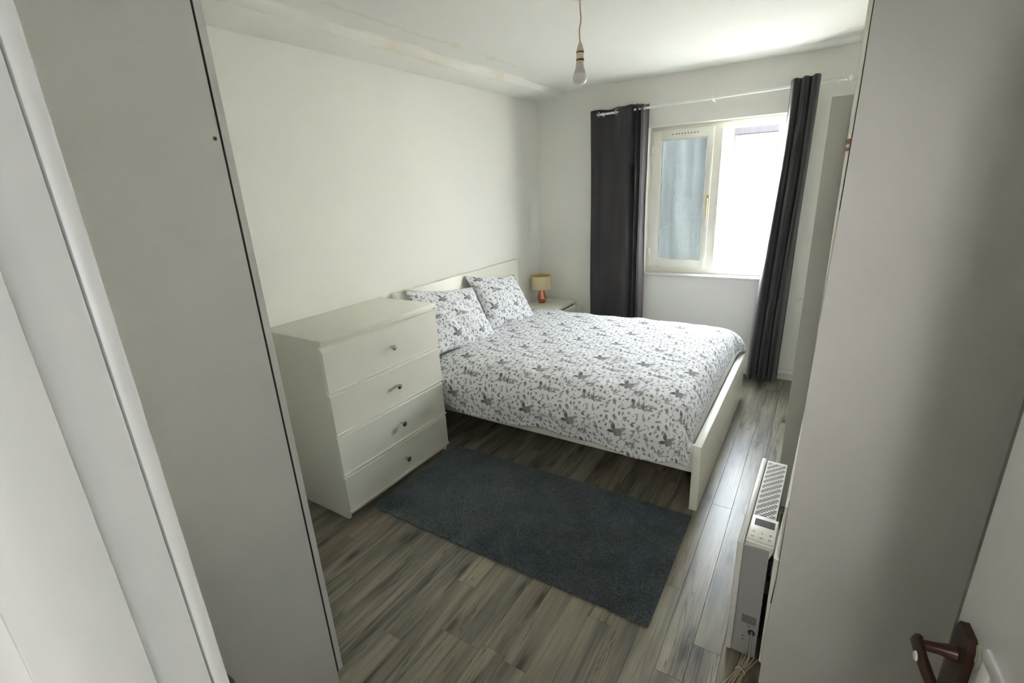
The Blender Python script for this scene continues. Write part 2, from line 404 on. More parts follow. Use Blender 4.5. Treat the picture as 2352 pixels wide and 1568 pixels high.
    for (x, y, a, L, b) in ((330, 300, .8, 70, -2.2), (300, 180, 2.6, 60, 2.0), (100, 300, 4.2, 60, 1.8), (420, 330, .2, 70, 2.4), (230, 40, 2.9, 70, -2), (20, 120, .4, 60, 2.2), (150, 470, .2, 80, -1.8), (400, 560, 2.6, 60, 1.9), (520, 430, 1.2, 60, 2)):
        q = stem((x, y), a, L, b, 3); leaf(q[-1][0], q[-1][1], q[-1][2], 16, 8); leaf(q[6][0], q[6][1], q[6][2]+.8, 14, 6)
    flower(150, 500, 17, 6, .85); leaf(150, 500, -1.2, 40, 10); leaf(150, 500, -.4, 34, 10); flower(300, 560, 13, 5, .9); flower(345, 250, 13, 5, .9); flower(15, 330, 13, 5, .8)
    for (x, y, a, L, b) in ((30, 400, 1.2, 80, -.8), (300, 30, .9, 70, .9), (235, 470, .5, 80, -.8), (440, 270, 2.2, 70, .8), (150, 30, 2.4, 70, -.8), (150, 230, 3.6, 70, .8), (330, 330, .3, 60, .9), (20, 30, .2, 70, .8), (470, 390, -.4, 70, -.8), (380, 480, 1.1, 70, .8), (100, 520, 2.7, 60, .7), (290, 250, 5.0, 60, .8)):
        sprig(x, y, a, L, 4, b, 17, 7, True, rng.random() < .5)
    for (x, y) in ((25, 250), (270, 500), (410, 160), (540, 150), (190, 160), (120, 440), (510, 60)):
        flower(x, y, rng.uniform(11, 16), 5, .85, rng.random()*3)
        for d in range(3): leaf(x, y, rng.uniform(0, 6.28), 26, 8, .9)
    placed = []
    for i in range(900):
        x, y = rng.uniform(0, TW), rng.uniform(0, TH)
        q = A[np.ix_([int(y+k) % TH for k in range(-24, 25, 3)], [int(x+k) % TW for k in range(-24, 25, 3)])]
        if q.max() > 0: continue
        t = rng.random(); a = rng.uniform(0, 6.28)
        if t < .45: sprig(x-16*math.cos(a), y-16*math.sin(a), a, 36, 3, rng.uniform(-1, 1), 13, 6, True, t < .2)
        elif t < .75:
            for d in (-1., -.4, .2, .8): leaf(x-8*math.cos(a), y-8*math.sin(a), a+d, rng.uniform(18, 26), 8, .95)
        else: flower(x, y, rng.uniform(10, 14), 5, .85, a); leaf(x, y, a, 26, 8)
    for i in range(60): dot(rng.uniform(0, TW), rng.uniform(0, TH), rng.uniform(1.2, 3.2), .8)
    return np.clip(A, 0, 1)**.7
def printed(name, A, tw, th):
    """cotton printed with the grey flower pattern computed above"""
    H, W = A.shape
    img = bpy.data.images.new(name+'_print', W, H, alpha=False); img.colorspace_settings.name = 'Non-Color'
    px = np.ones((H, W, 4), np.float32); px[..., :3] = A[..., None]; img.pixels.foreach_set(px.ravel()); img.update(); img.pack()
    m = mat(name, (.8, .8, .8), .85); n = m.node_tree.nodes; l = m.node_tree.links; b = n['Principled BSDF']
    b.inputs['Sheen Weight'].default_value = .1; b.inputs['Specular IOR Level'].default_value = .2
    uv = n.new('ShaderNodeUVMap'); uv.uv_map = 'UVMap'; mp = n.new('ShaderNodeMapping'); mp.inputs['Scale'].default_value = (1/tw, 1/th, 1)
    it = n.new('ShaderNodeTexImage'); it.image = img; it.interpolation = 'Cubic'
    mx = n.new('ShaderNodeMix'); mx.data_type = 'RGBA'; mx.inputs['A'].default_value = (.80, .81, .84, 1); mx.inputs['B'].default_value = (.095, .098, .105, 1)
    l.new(uv.outputs[0], mp.inputs[0]); l.new(mp.outputs[0], it.inputs[0]); l.new(it.outputs[0], mx.inputs['Factor']); l.new(mx.outputs['Result'], b.inputs['Base Color'])
    return m
M['floral'] = printed('floral_cotton', floral_tile(), .275, .29)
M['floral_pillow'] = printed('floral_pillowcase', floral_tile(seed=9), .255, .27)

# ------------------------------------------------------------------ the room
CZ = 2.44; WY = 3.896; NY = -.30
def struct(name, mb, m, **k): return tag(finish(name, mb, m, **k), kind='structure')
fl = struct('floor', MB().box(-.12, 3.7, -1.8, WY+.0, -.06, -.0105), M['concrete']); fl['_loc'] = (0, 0, 0)
rng = random.Random(11)
PW = .0965
plank_me = {}
def plank(x, y0, y1):
    L = round(y1-y0, 3)
    mb = MB(); mb.box(x+.0004, x+PW-.0004, y0+.0004, y1-.0004, -.010, 0, .0006)
    # object coordinates start at the plank itself
    bmesh.ops.translate(mb.bm, verts=mb.bm.verts, vec=(-x, -y0, 0))
    me = bpy.data.meshes.new('plank'); mb.bm.to_mesh(me); mb.bm.free(); me.materials.append(M['plank'])
    o = bpy.data.objects.new('plank', me); C.objects.link(o); o.parent = fl; o.location = (x, y0, 0)
joints = {8: [.611], 12: [.49], 14: [.608], 15: [.608], 16: [.635], 21: [1.255], 22: [1.905], 23: [1.024, 2.69]}
for i in range(32):
    x = i*PW-.03
    base = joints.get(i, [rng.choice((-.1, .25, .49, .61, .95, 1.1))+rng.uniform(-.04, .04)])[0]
    if x < 1.25 or x > 2.72 or True:
        ylo = NY-.001 if (x < 1.95 or x > 2.74) else -1.2
    ys = [base]; y = base
    while y > ylo+.05:
        y -= rng.uniform(.75, 1.25); ys.insert(0, max(y, ylo))
    y = base; ex = joints.get(i, [0])[1:]
    if ex: y = ex[0]; ys.append(y)
    while y < WY-.02:
        y += rng.uniform(.75, 1.25)
        if y > WY-.25: y = WY
        ys.append(y)
    for a, b in zip(ys, ys[1:]):
        if b-a > .03: plank(x, a, b)

struct('wall_left', MB().box(-.12, 0, NY, WY, 0, CZ+.1), M['wall'])
struct('wall_right', MB().box(3.06, 3.18, NY, WY, 0, CZ+.1), M['wall'])
wx0, wx1, wz0, wz1 = 1.066, 2.118, .836, 2.062
struct('wall_back', MB().box(-.12, wx0, WY, 4.13, -.5, CZ+.2).box(wx1, 3.18, WY, 4.13, -.5, CZ+.2).box(wx0, wx1, WY, 4.13, wz1, CZ+.2).box(wx0, wx1, WY, 4.13, -.5, wz0), M['wall'])
struct('ceiling', MB().box(-.12, 3.18, NY, WY, CZ, CZ+.2), M['ceiling'])
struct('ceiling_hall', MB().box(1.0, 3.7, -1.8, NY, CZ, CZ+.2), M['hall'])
bk = MB().prism([(0, 2.385), (.284, 2.385), (.292, 2.390), (.291, 2.400), (.288, 2.424), (.291, 2.433), (.302, 2.4385), (.318, CZ), (0, CZ)], 'y', NY, WY)
struct('trim_1', bk, M['bulkhead'], smooth=True)
# near wall with the doorway the camera stands in
struct('wall_front', MB().box(-.12, 1.955, -.43, NY, 0, CZ).box(2.752, 3.18, -.43, NY, 0, CZ).box(1.955, 2.752, -.43, NY, 2.05, CZ), M['wall'])
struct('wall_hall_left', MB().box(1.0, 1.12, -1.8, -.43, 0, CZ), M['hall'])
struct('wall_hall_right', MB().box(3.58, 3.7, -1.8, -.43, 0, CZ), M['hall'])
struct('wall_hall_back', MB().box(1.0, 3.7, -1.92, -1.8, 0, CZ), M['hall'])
tr = struct('trim_2', MB().box(1.955, 1.985, -.43, -.309, 0, 2.05, .003).box(2.722, 2.752, -.43, -.309, 0, 2.05, .003).box(1.985, 2.722, -.43, -.309, 2.02, 2.05), M['gloss'], smooth=True)
finish('architrave', MB().box(1.905, 1.9835, -.3085, -.2955, 0, 2.1, .004), M['gloss'], tr, smooth=True)
finish('door_stop', MB().box(1.985, 1.998, -.402, -.346, 0, 2.02, .0015), M['gloss'], tr, smooth=True)
# skirting
def skirt(x0, x1, y0, y1, n, d):
    mb = MB()
    if d == 'y': mb.prism([(WY, 0), (WY-.018, 0), (WY-.018, .052), (WY-.012, .058), (WY-.011, .066), (WY-.004, .074), (WY, .076)], 'x', x0, x1)
    else: mb.prism([(0, 0), (.018, 0), (.018, .052), (.012, .058), (.011, .066), (.004, .074), (0, .076)], 'y', y0, y1)
    return struct(n, mb, M['gloss'])
skirt(0, 3.06, 0, 0, 'baseboard_back', 'y'); skirt(0, 0, .28, WY-.018, 'baseboard_left', 'x')

# ------------------------------------------------------------------ window
win = struct('window_1', MB().box(wx0, 1.100, 3.992, 4.05, wz0, wz1).box(2.048, wx1, 3.992, 4.05, wz0, wz1).box(1.1, 2.048, 3.992, 4.05, 2.010, wz1)
    .box(1.1, 2.048, 3.992, 4.05, wz0, .905).box(1.570, 1.635, 3.992, 4.05, .905, 2.010), M['upvc'])
finish('bead', MB().box(1.635, 1.645, 3.985, 3.999, .905, 2.01, .003).box(2.038, 2.048, 3.985, 3.999, .905, 2.01, .003).box(1.645, 2.038, 3.985, 3.999, 2.0, 2.01, .003).box(1.645, 2.038, 3.985, 3.999, .905, .915, .003), M['upvc'], win, smooth=True)
sash = finish('sash', MB().box(1.094, 1.162, 3.972, 4.03, .882, 2.030, .004).box(1.536, 1.580, 3.972, 4.03, .882, 2.030, .004).box(1.155, 1.54, 3.972, 4.03, 1.957, 2.030, .004).box(1.155, 1.54, 3.972, 4.03, .882, .952, .004), M['upvc'], win, smooth=True)
finish('glazing_bead', MB().box(1.162, 1.170, 3.978, 3.99, .952, 1.957, .002).box(1.528, 1.536, 3.978, 3.99, .952, 1.957, .002).box(1.17, 1.528, 3.978, 3.99, .952, .960, .002).box(1.17, 1.528, 3.978, 3.99, 1.949, 1.957, .002), M['upvc'], sash, smooth=True)
finish('pane', MB().box(1.160, 1.538, 4.008, 4.014, .95, 1.96), M['pane_blue'], sash)
finish('pane', MB().box(1.633, 2.05, 4.018, 4.024, .90, 2.013), M['pane'], win)
for k in range(9):
    x = 1.254+k*.0249+(.006 if k == 1 else 0)
    finish('vent_hole', MB().lathe([(.0048, 3.9712), (.0048, 3.975)], (x, 0, 1.995), 10, 'y'), M['brown'], sash)
ha = finish('window_handle', MB().box(1.559, 1.575, 3.964, 3.972, 1.44, 1.50, .003).tube([(1.567, 3.966, 1.468), (1.567, 3.945, 1.468), (1.567, 3.940, 1.455), (1.566, 3.944, 1.31)], [.006, .006, .0065, .004]), M['brass'], sash, smooth=True)
for z in (1.887, 1.019):
    finish('hinge', MB().lathe([(.006, z-.03), (.006, z+.03)], (1.089, 3.968, 0), 12, 'z').box(1.083, 1.105, 3.968, 3.972, z-.03, z+.03), M['upvc'], sash, smooth=True)
struct('trim_3', MB().box(1.052, 2.135, 3.872, 3.993, .816, .8362, .005), M['gloss'], smooth=True)   # window board

# ------------------------------------------------------------------ street outside
struct('ground', MB().box(-14, 16, 4.2, 24, -.75, -.65), M['ground'])
hb = thing('house', 'sunlit pale rendered house front across the street, seen through the window', 'house', (0, 11, -.65))
finish('wall', MB().box(-9, 11, 11, 14, -.65, 3.0), M['facade'], hb)
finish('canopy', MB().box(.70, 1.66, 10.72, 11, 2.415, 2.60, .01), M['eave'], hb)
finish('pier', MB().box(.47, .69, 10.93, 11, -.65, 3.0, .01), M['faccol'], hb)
for z0, z1 in ((1.55, 2.12), (.3, .8)):
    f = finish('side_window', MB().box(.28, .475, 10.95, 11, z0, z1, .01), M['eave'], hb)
    finish('pane', MB().box(.31, .45, 10.94, 10.951, z0+.04, z1-.04), M['screen'], f)
for x0 in (-7.2, -5.0, 4.2):
    f = finish('window_frame', MB().box(x0, x0+1.3, 10.96, 11.0, .4, 1.8, .01), M['upvc'], hb)
    finish('pane', MB().box(x0+.08, x0+.61, 10.95, 10.965, .48, 1.72).box(x0+.69, x0+1.22, 10.95, 10.965, .48, 1.72), M['screen'], f)

# ------------------------------------------------------------------ left wardrobe
wa = thing('wardrobe', 'tall white wardrobe left of the doorway, plain side panel with one screw hole', 'wardrobe', (.7, 0, 0))
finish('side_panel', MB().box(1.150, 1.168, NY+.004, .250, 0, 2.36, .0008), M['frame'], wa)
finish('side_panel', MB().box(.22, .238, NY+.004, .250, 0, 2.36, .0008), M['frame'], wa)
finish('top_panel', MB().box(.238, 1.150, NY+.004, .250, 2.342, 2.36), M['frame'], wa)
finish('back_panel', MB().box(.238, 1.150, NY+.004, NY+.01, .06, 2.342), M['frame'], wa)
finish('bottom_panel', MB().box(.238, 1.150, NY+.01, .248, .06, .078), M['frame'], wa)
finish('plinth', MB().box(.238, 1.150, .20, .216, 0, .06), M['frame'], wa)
finish('gap_shade', MB().box(1.151, 1.1665, .250, .2555, .068, 2.358), M['dark'], wa)  # dark strip standing in for the shade in the door gap
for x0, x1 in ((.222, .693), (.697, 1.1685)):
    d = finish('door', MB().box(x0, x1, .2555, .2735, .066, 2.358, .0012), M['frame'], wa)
    xk = .66 if x0 < .5 else .73
    finish('knob', MB().lathe([(.004, .2735), (.004, .29), (.012, .293), (.013, .300), (.009, .302)], (xk, 0, 1.05), 16, 'y'), M['chrome'], d, smooth=True)
finish('screw_hole', MB().lathe([(.0042, 1.1676), (.0042, 1.1684)], (0, .238, 1.785), 12, 'x'), M['brown'], wa)

# ------------------------------------------------------------------ right wardrobe (skewed a little), end panel towards the doorway
wb = thing('wardrobe', 'tall white wardrobe behind the open door, wide plain end panel facing the doorway', 'wardrobe', (2.72, 1.6, 0))
prof = [(2.4105, 0), (2.4105, .17), (2.4125, .30), (2.4180, .44), (2.4195, .62), (2.4215, .85), (2.4245, 1.15), (2.4275, 1.30), (2.4320, 1.55), (2.4350, 1.80), (2.4350, 2.05), (3.03, 2.05), (3.03, 0)]
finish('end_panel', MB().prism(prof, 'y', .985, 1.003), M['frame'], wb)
BE = 1.966
finish('gap_shade', MB().prism([(2.4110, .33), (2.4165, .44), (2.4185, .62), (2.4195, .72), (2.4215, .72), (2.4205, .62), (2.4185, .44), (2.4140, .33)], 'y', 1.003, 1.0038), M['dark'], wb)  # dark strip painted in as the shade along the panel edge
finish('gap_shade', MB().prism([(2.4305, 1.55), (2.4335, 1.80), (2.4335, 2.0), (2.436, 2.0), (2.436, 1.55)], 'y', 1.003, 1.0038), M['dark'], wb)
def fx(y, k=.0196): return 2.3987+k*(y+.421)
def front(name, z0, z1, x0, x1, b8=.007):
    return finish(name, MB().prism([(x0-.0016, 1.0045+b8), (x0+.001, 1.0065), (x0+b8, 1.0045), (x0+.018, 1.0045), (x1+.018, BE-.018), (x1, BE-.018)], 'z', z0, z1), M['white'], wb)
front('door', .70, 2.04, fx(1.0), fx(BE))
d2 = front('drawer', .508, .695, 2.4135, 2.4425)
front('drawer', .068, .500, 2.4040, 2.4425)
finish('knob', MB().lathe([(.0045, 2.4200), (.0045, 2.414), (.0125, 2.411), (.0135, 2.404), (.009, 2.400), (.0, 2.3995)], (0, 1.2, .556), 18, 'x'), M['gunmetal'], d2, smooth=True)
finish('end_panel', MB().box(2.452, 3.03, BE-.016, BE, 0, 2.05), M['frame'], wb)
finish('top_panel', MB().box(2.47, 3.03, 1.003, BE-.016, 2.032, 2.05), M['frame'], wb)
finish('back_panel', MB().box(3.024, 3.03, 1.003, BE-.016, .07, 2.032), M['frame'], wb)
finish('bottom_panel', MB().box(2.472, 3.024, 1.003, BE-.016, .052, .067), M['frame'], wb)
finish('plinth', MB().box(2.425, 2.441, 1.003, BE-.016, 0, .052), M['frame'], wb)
finish('hinge', MB().box(2.4235, 2.4340, 1.0005, 1.0040, 1.699, 1.710, .0006).box(2.4235, 2.4340, 1.0005, 1.0040, 1.684, 1.6915, .0006), M['ring'], wb)

# ------------------------------------------------------------------ cabinet beyond it
ca = thing('tall_cabinet', 'narrow tall white cabinet beyond the heater, its plain side facing the doorway', 'cabinet', (2.66, 2.28, 0))
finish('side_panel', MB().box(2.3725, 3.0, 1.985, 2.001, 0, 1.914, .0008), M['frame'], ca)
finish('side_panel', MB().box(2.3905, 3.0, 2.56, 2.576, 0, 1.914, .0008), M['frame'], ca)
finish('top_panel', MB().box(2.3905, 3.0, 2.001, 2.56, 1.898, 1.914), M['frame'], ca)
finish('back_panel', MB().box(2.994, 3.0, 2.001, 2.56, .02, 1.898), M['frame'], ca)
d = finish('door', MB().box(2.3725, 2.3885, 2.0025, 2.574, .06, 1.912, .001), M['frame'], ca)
finish('knob', MB().lathe([(.0045, 2.3725), (.0045, 2.356), (.0125, 2.353), (.0135, 2.346), (.0, 2.343)], (0, 2.52, 1.0), 18, 'x'), M['chrome'], d, smooth=True)
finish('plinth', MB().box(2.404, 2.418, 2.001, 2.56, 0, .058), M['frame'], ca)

# ------------------------------------------------------------------ open door leaf at the right
dr = bpy.data.objects.new('door_1', None); C.objects.link(dr); dr.location = (2.72, -.29, 0); dr['kind'] = 'structure'
dr.rotation_euler = (0, 0, math.atan2(-.0966, .9953)*-1*-1 if False else math.atan2(.09656, .99533))
# local: +y runs from the hinge to the latch edge, -x is the face towards the doorway
def dl(name, mb, m, par=dr, **k): return finish(name, mb, m, par, world=False, **k)
leaf = dl('leaf', MB().box(0, .036, 0, .700, .008, 1.985, .002), M['gloss'], smooth=True)
def mould(y0, y1, z0, z1, wv=.022):
    mb = MB()
    for a in ((y0, y1, z1-wv, z1), (y0, y1, z0, z0+wv), (y0, y0+wv, z0+wv, z1-wv), (y1-wv, y1, z0+wv, z1-wv)):
        mb.box(-.005, .001, *a, .0025)
    return dl('moulding', mb, M['gloss'], leaf, smooth=True)
mould(.10, .605, .16, 1.022); mould(.10, .605, 1.32, 1.86)
plate = dl('handle_plate', MB().prism([(.628, .80), (.676, .80), (.676, .985), (.668, 1.002), (.636, 1.002), (.628, .985)], 'x', -.011, .0), M['brown'], leaf)
dl('edge_strip', MB().box(.003, .030, .7005, .714, .01, 1.983), M['latch'], leaf)
lev = dl('lever', MB().tube([(-.008, .655, .952), (-.030, .655, .952), (-.05, .652, .953)], [.0125, .0082, .0075], 14)
   .tube([(-.052, .664, .955), (-.056, .655, .955), (-.057, .630, .954), (-.056, .600, .953), (-.052, .566, .951), (-.044, .545, .950), (-.030, .540, .950)], [.006, .0082, .008, .0078, .008, .0076, .006], 12), M['brown'], plate, smooth=True)
dl('paint_splash', MB().prism([(.630, 1.001), (.636, .992), (.629, .975), (.619, .968), (.613, .985), (.622, 1.004)], 'x', -.0015, -.0003), M['blob'], leaf)
dl('paint_splash', MB().lathe([(.0, -.0675), (.0055, -.0672), (.0075, -.0645)], (0, .622, .957), 12, 'x'), M['blob'], plate, smooth=True)
dl('keyhole', MB().lathe([(.004, -.0118), (.004, -.0109)], (0, .652, .868), 12, 'x').box(-.0118, -.0109, .6495, .6545, .850, .868), M['dark'], plate)

# ------------------------------------------------------------------ black suitcase by the left wall
sc_ = thing('suitcase', 'black suitcase, only its corner showing past the left door frame', 'suitcase', (1.42, -.23, 0))
finish('shell', MB().box(1.24, 1.60, -.288, -.168, .035, .818, .022), M['black'], sc_, smooth=True)
for x in (1.29, 1.55): finish('wheel', MB().lathe([(.017, -.02), (.017, .0)], (x, -.22, .018), 16, 'y'), M['black'], sc_, smooth=True)
finish('handle', MB().tube([(1.36, -.228, .815), (1.365, -.228, .84), (1.475, -.228, .84), (1.48, -.228, .815)], .008), M['black'], sc_, smooth=True)

# ------------------------------------------------------------------ chest of drawers
ch = thing('chest_of_drawers', 'white four drawer chest with round chrome knobs standing beside the bed', 'chest of drawers', (.24, 1.285, 0))
X0, X1, Y0, Y1 = .006, .4615, .877, 1.688
finish('side_panel', MB().box(X0, X1, Y0, Y0+.018, 0, .972, .0008), M['white'], ch)
finish('side_panel', MB().box(X0, X1, Y1-.018, Y1, 0, .972, .0008), M['white'], ch)
finish('back_panel', MB().box(X0, X0+.006, Y0+.018, Y1-.018, .02, .972), M['white'], ch)
finish('top', MB().box(X0, .4855, Y0-.003, Y1+.003, .9735, 1.0, .0015), M['white'], ch, smooth=True)
finish('plinth', MB().box(.425, .441, Y0+.018, Y1-.018, 0, .048), M['white'], ch)
finish('rail', MB().box(.440, .462, Y0+.018, Y1-.018, .952, .972).box(.440, .456, Y0+.018, Y1-.018, .715, .735).box(.440, .456, Y0+.018, Y1-.018, .485, .508).box(.440, .456, Y0+.018, Y1-.018, .255, .277), M['white'], ch)
knobz = (.841, .611, .377, .146)
for (z0, z1), kz in zip(((.731, .960), (.501, .727), (.270, .497), (.050, .266)), knobz):
    d = finish('drawer', MB().prism([(.462, z0), (.483, z0), (.483, z1-.024), (.4835, z1-.018), (.470, z1-.004), (.462, z1-.004)], 'y', Y0+.001, Y1-.001), M['white'], ch)
    finish('lip', MB().box(.462, .4895, Y0-.0025, Y1+.0025, z0-.0035, z0+.0065, .0015), M['white'], d)
    finish('knob', MB().lathe([(.006, .483), (.0052, .488), (.0045, .499), (.013, .503), (.0155, .509), (.015, .513), (.011, .5145), (0, .515)], (0, 1.304, kz), 24, 'x'), M['chrome'], d, smooth=True)

# ------------------------------------------------------------------ bed
bd = thing('bed_frame', 'white double bed frame with high headboard and low footboard', 'bed', (1.02, 2.582, 0))
BY0, BY1 = 1.803, 3.361
finish('headboard', MB().box(.006, .046, BY0, BY1, 0, 1.003, .0025), M['white'], bd, smooth=True)
finish('footboard', MB().box(1.996, 2.036, BY0, BY1, 0, .373, .0025), M['white'], bd, smooth=True)
for y in (BY0+.016, BY1-.038): finish('side_rail', MB().box(.046, 1.996, y, y+.022, .210, .365, .002), M['white'], bd, smooth=True)
finish('middle_beam', MB().box(.046, 1.996, 2.56, 2.60, .205, .235), M['steel'], bd)
for k in range(14):
    x = .12+k*.142; finish('slat', MB().box(x, x+.06, 1.842, 3.322, .236, .248), M['holder'], bd)
mt = tag(finish('mattress', MB().box(.05, 1.988, 1.850, 3.314, .249, .452, .03), M['mattress'], smooth='all'), 'white mattress lying in the bed frame under the floral duvet', 'mattress')

def nz(x, y, s=1.0, seed=0):
    return (math.sin(x*3.1*s+seed)*math.cos(y*2.7*s+seed*1.7)+.5*math.sin(x*7.3*s+y*5.1*s+seed*2.3)+.35*math.cos(x*11.7*s-y*13.1*s+seed))/1.85
def wrinkle(x, s):
    """creases: mostly running along the bed, tighter near the edge"""
    w_ = 0
    for k, (fx_, fs, a, ph) in enumerate(((2.1, 17, .0038, 0), (4.7, 31, .0022, 1.9), (-3.2, 24, .0026, 4.1), (9.0, 12, .0022, 2.2), (1.3, 47, .0013, .7))):
        v = math.sin(x*fx_*1.3+s*fs+ph+1.7*math.sin(x*2.3+k)+.9*math.sin(s*5+k*2))
        w_ += a*(1-abs(v))**2*.8
    return w_
# cross-section of the duvet (y, z) from the near hem over the top to the far hem
def hemz(x): return .272+.012*math.sin(x*6.1+.6)+.007*math.sin(x*17+1)+.02*max(0, .9-x)
sec = [(1.757, .272), (1.748, .34), (1.741, .41), (1.752, .475), (1.785, .530), (1.84, .568), (1.92, .588), (2.10, .600), (2.40, .603), (2.80, .600), (3.10, .592), (3.25, .577), (3.335, .545), (3.375, .50), (3.392, .43), (3.395, .34), (3.39, .27)]
def spline(pts, n):
    P = [Vector((a, b, 0)) for a, b in pts]; out = []
    for i in range(len(P)-1):
        p0, p1, p2, p3 = P[max(i-1, 0)], P[i], P[i+1], P[min(i+2, len(P)-1)]
        for k in range(n):
            t = k/n; out.append(.5*((2*p1)+(p2-p0)*t+(2*p0-5*p1+4*p2-p3)*t*t+(3*p1-p0-3*p2+p3)*t**3))
    out.append(P[-1]); return out
sp_ = spline(sec, 12); cum = [0]
for a, b in zip(sp_, sp_[1:]): cum.append(cum[-1]+(b-a).length)
STOT = cum[-1]
def at_s(s):
    s = max(0, min(STOT, s)); import bisect
    i = min(max(bisect.bisect_right(cum, s)-1, 0), len(cum)-2); t = (s-cum[i])/(cum[i+1]-cum[i]+1e-9)
    p = sp_[i].lerp(sp_[i+1], t); d = (sp_[min(i+2, len(sp_)-1)]-sp_[max(i-1, 0)]).normalized()
    return p, Vector((-d.y, d.x, 0))
XA, XE = .32, 1.975
def duvet(u, v):
    x = XA+(XE+.16-XA)*u; s = v*STOT
    p, nrm = at_s(s)
    y, z = p.x, p.y
    # foot end: rolls down behind the footboard
    over = x-1.865; xx = x
    if over > 0:
        t = min(1, over/.27); r_ = .122
        far = max(0, min(1, (y-3.15)/.2))*max(0, min(1, (z-.40)/.06))
        xx = 1.865+(r_+.05*far)*math.sin(t*math.pi/2); drop = (.20-.045*far)*(1-math.cos(t*math.pi/2))
        if z > .40: z -= drop*min(1, (z-.40)/.1)
        if z > .50: z = z
        pull = .03*t*t
        y += pull if y < 2.5 else -pull*.3
    w_ = wrinkle(x, s)
    side = 1 if z < .56 else .0
    top = max(0, min(1, (z-.45)/.1))
    puff = .007*nz(x*1.3, y*1.3, 1.6, 2)*top + .006*nz(x, y, 3.5, 5)
    d = puff+w_*(.9+.5*(1-top))
    if z < .5 and y < 2.3: d += .010*math.sin(x*9+2*math.sin(x*3.1))*max(0, (.5-z)/.23)
    y2 = y+nrm.x*d; z2 = z+nrm.y*d
    if over > 0 and z2 < .384 and xx > 1.985: z2 = z2
    if v < .12:
        k = 1-v/.12; z2 += (hemz(x)-.272)*k
    # head end sinks under the pillows
    if x < .5: z2 -= .010*((.5-x)/.18)*top
    return (xx, y2, z2)
db = MB().sheet(duvet, 200, 260, uv=lambda u, v: (u*(XE+.16-XA)+.17, v*STOT+.045))
du = finish('duvet', db, M['floral'], smooth='all')
sm = du.modifiers.new('s', 'SOLIDIFY'); sm.thickness = .012; sm.offset = -1
tag(du, 'white duvet with grey floral print spread over the double bed', 'duvet')

def pillow(name, label, c, w_, h_, T, lean, roll, seed):
    root = thing(name, label, 'pillow', c, 'floral pillows against the headboard')
    U = Vector((0, 1, 0)); V = Vector((-math.sin(lean), 0, math.cos(lean))); N = Vector((math.cos(lean), 0, math.sin(lean)))
    cr, sr = math.cos(roll), math.sin(roll); U, V = U*cr-V*sr, V*cr+U*sr
    def side(sg):
        def fn(a, b):
            p, q = a*2-1, b*2-1
            e = max(0, (1-abs(p)**2.6))**.55*max(0, (1-abs(q)**2.4))**.55
            k = 1+.07*(abs(p)*abs(q))**3-.05*(1-abs(p))*abs(q)**2*1.0-.05*(1-abs(q))*abs(p)**2
            t = sg*T*e*(1+.10*nz(p*2, q*2, .8, seed))
            if sg > 0: t += .006*math.sin(p*9+q*4+seed)*e+.004*math.sin(q*17-p*6+seed)*(1-e)
            sag = -.03*e*0
            return tuple(U*(p*w_/2*k)+V*(q*h_/2*k)+N*t)
        return fn
    mb = MB(); uvf = lambda a, b: (a*w_+seed*.13, b*h_+seed*.07)
    mb.sheet(side(1), 60, 44, uv=uvf); mb.sheet(side(-1), 60, 44, uv=uvf)
    bmesh.ops.remove_doubles(mb.bm, verts=mb.bm.verts, dist=.0004); bmesh.ops.recalc_face_normals(mb.bm, faces=mb.bm.faces)
    finish('pillowcase', mb, M['floral_pillow'], root, world=False, smooth='all')
    pts = []
    for k in range(121):
        t = k/120*4; s_ = int(t) % 4; f_ = (t-int(t))*2-1
        p, q = ((f_, -1), (1, f_), (-f_, 1), (-1, -f_))[s_]
        kk = 1+.07*(abs(p)*abs(q))**3-.05*(1-abs(p))*abs(q)**2-.05*(1-abs(q))*abs(p)**2
        pts.append(U*(p*w_/2*kk)+V*(q*h_/2*kk))
    finish('seam', MB().tube(pts, .0028, 6), M['floral_pillow'], root, world=False, smooth='all')
    return root
pillow('pillow', 'floral pillow nearer the chest of drawers, leaning on the headboard', (.245, 2.150, .765), .635, .47, .088, R(37), R(11), 1)
pillow('pillow', 'floral pillow nearer the bedside lamp, leaning on the headboard', (.236, 2.80, .750), .585, .46, .088, R(37), R(11), 4)

# ------------------------------------------------------------------ bedside cabinet, lamp, switch
ns = thing('nightstand', 'low white bedside cabinet in the corner carrying the copper lamp', 'nightstand', (.2, 3.61, 0))
a0, a1, b0, b1, H = .02, .405, 3.398, 3.862, .53
for y in (b0, b1-.016): finish('side_panel', MB().box(a0, a1-.02, y, y+.016, 0, H-.02, .0008), M['white'], ns)
finish('top', MB().box(a0, a1+.002, b0-.002, b1+.002, H-.022, H, .0015), M['white'], ns, smooth=True)
finish('back_panel', MB().box(a0, a0+.006, b0+.016, b1-.016, .02, H-.022), M['white'], ns)
finish('plinth', MB().box(a1-.05, a1-.036, b0+.016, b1-.016, 0, .045), M['white'], ns)
for z0, z1 in ((.283, .488), (.05, .274)):
    d = finish('drawer', MB().prism([(a1-.02, z0), (a1, z0), (a1, z1-.02), (a1-.012, z1), (a1-.02, z1)], 'y', b0+.001, b1-.001), M['white'], ns)
finish('shadow_gap', MB().box(a1-.028, a1-.021, b0+.016, b1-.016, .03, H-.024), M['dark'], ns)

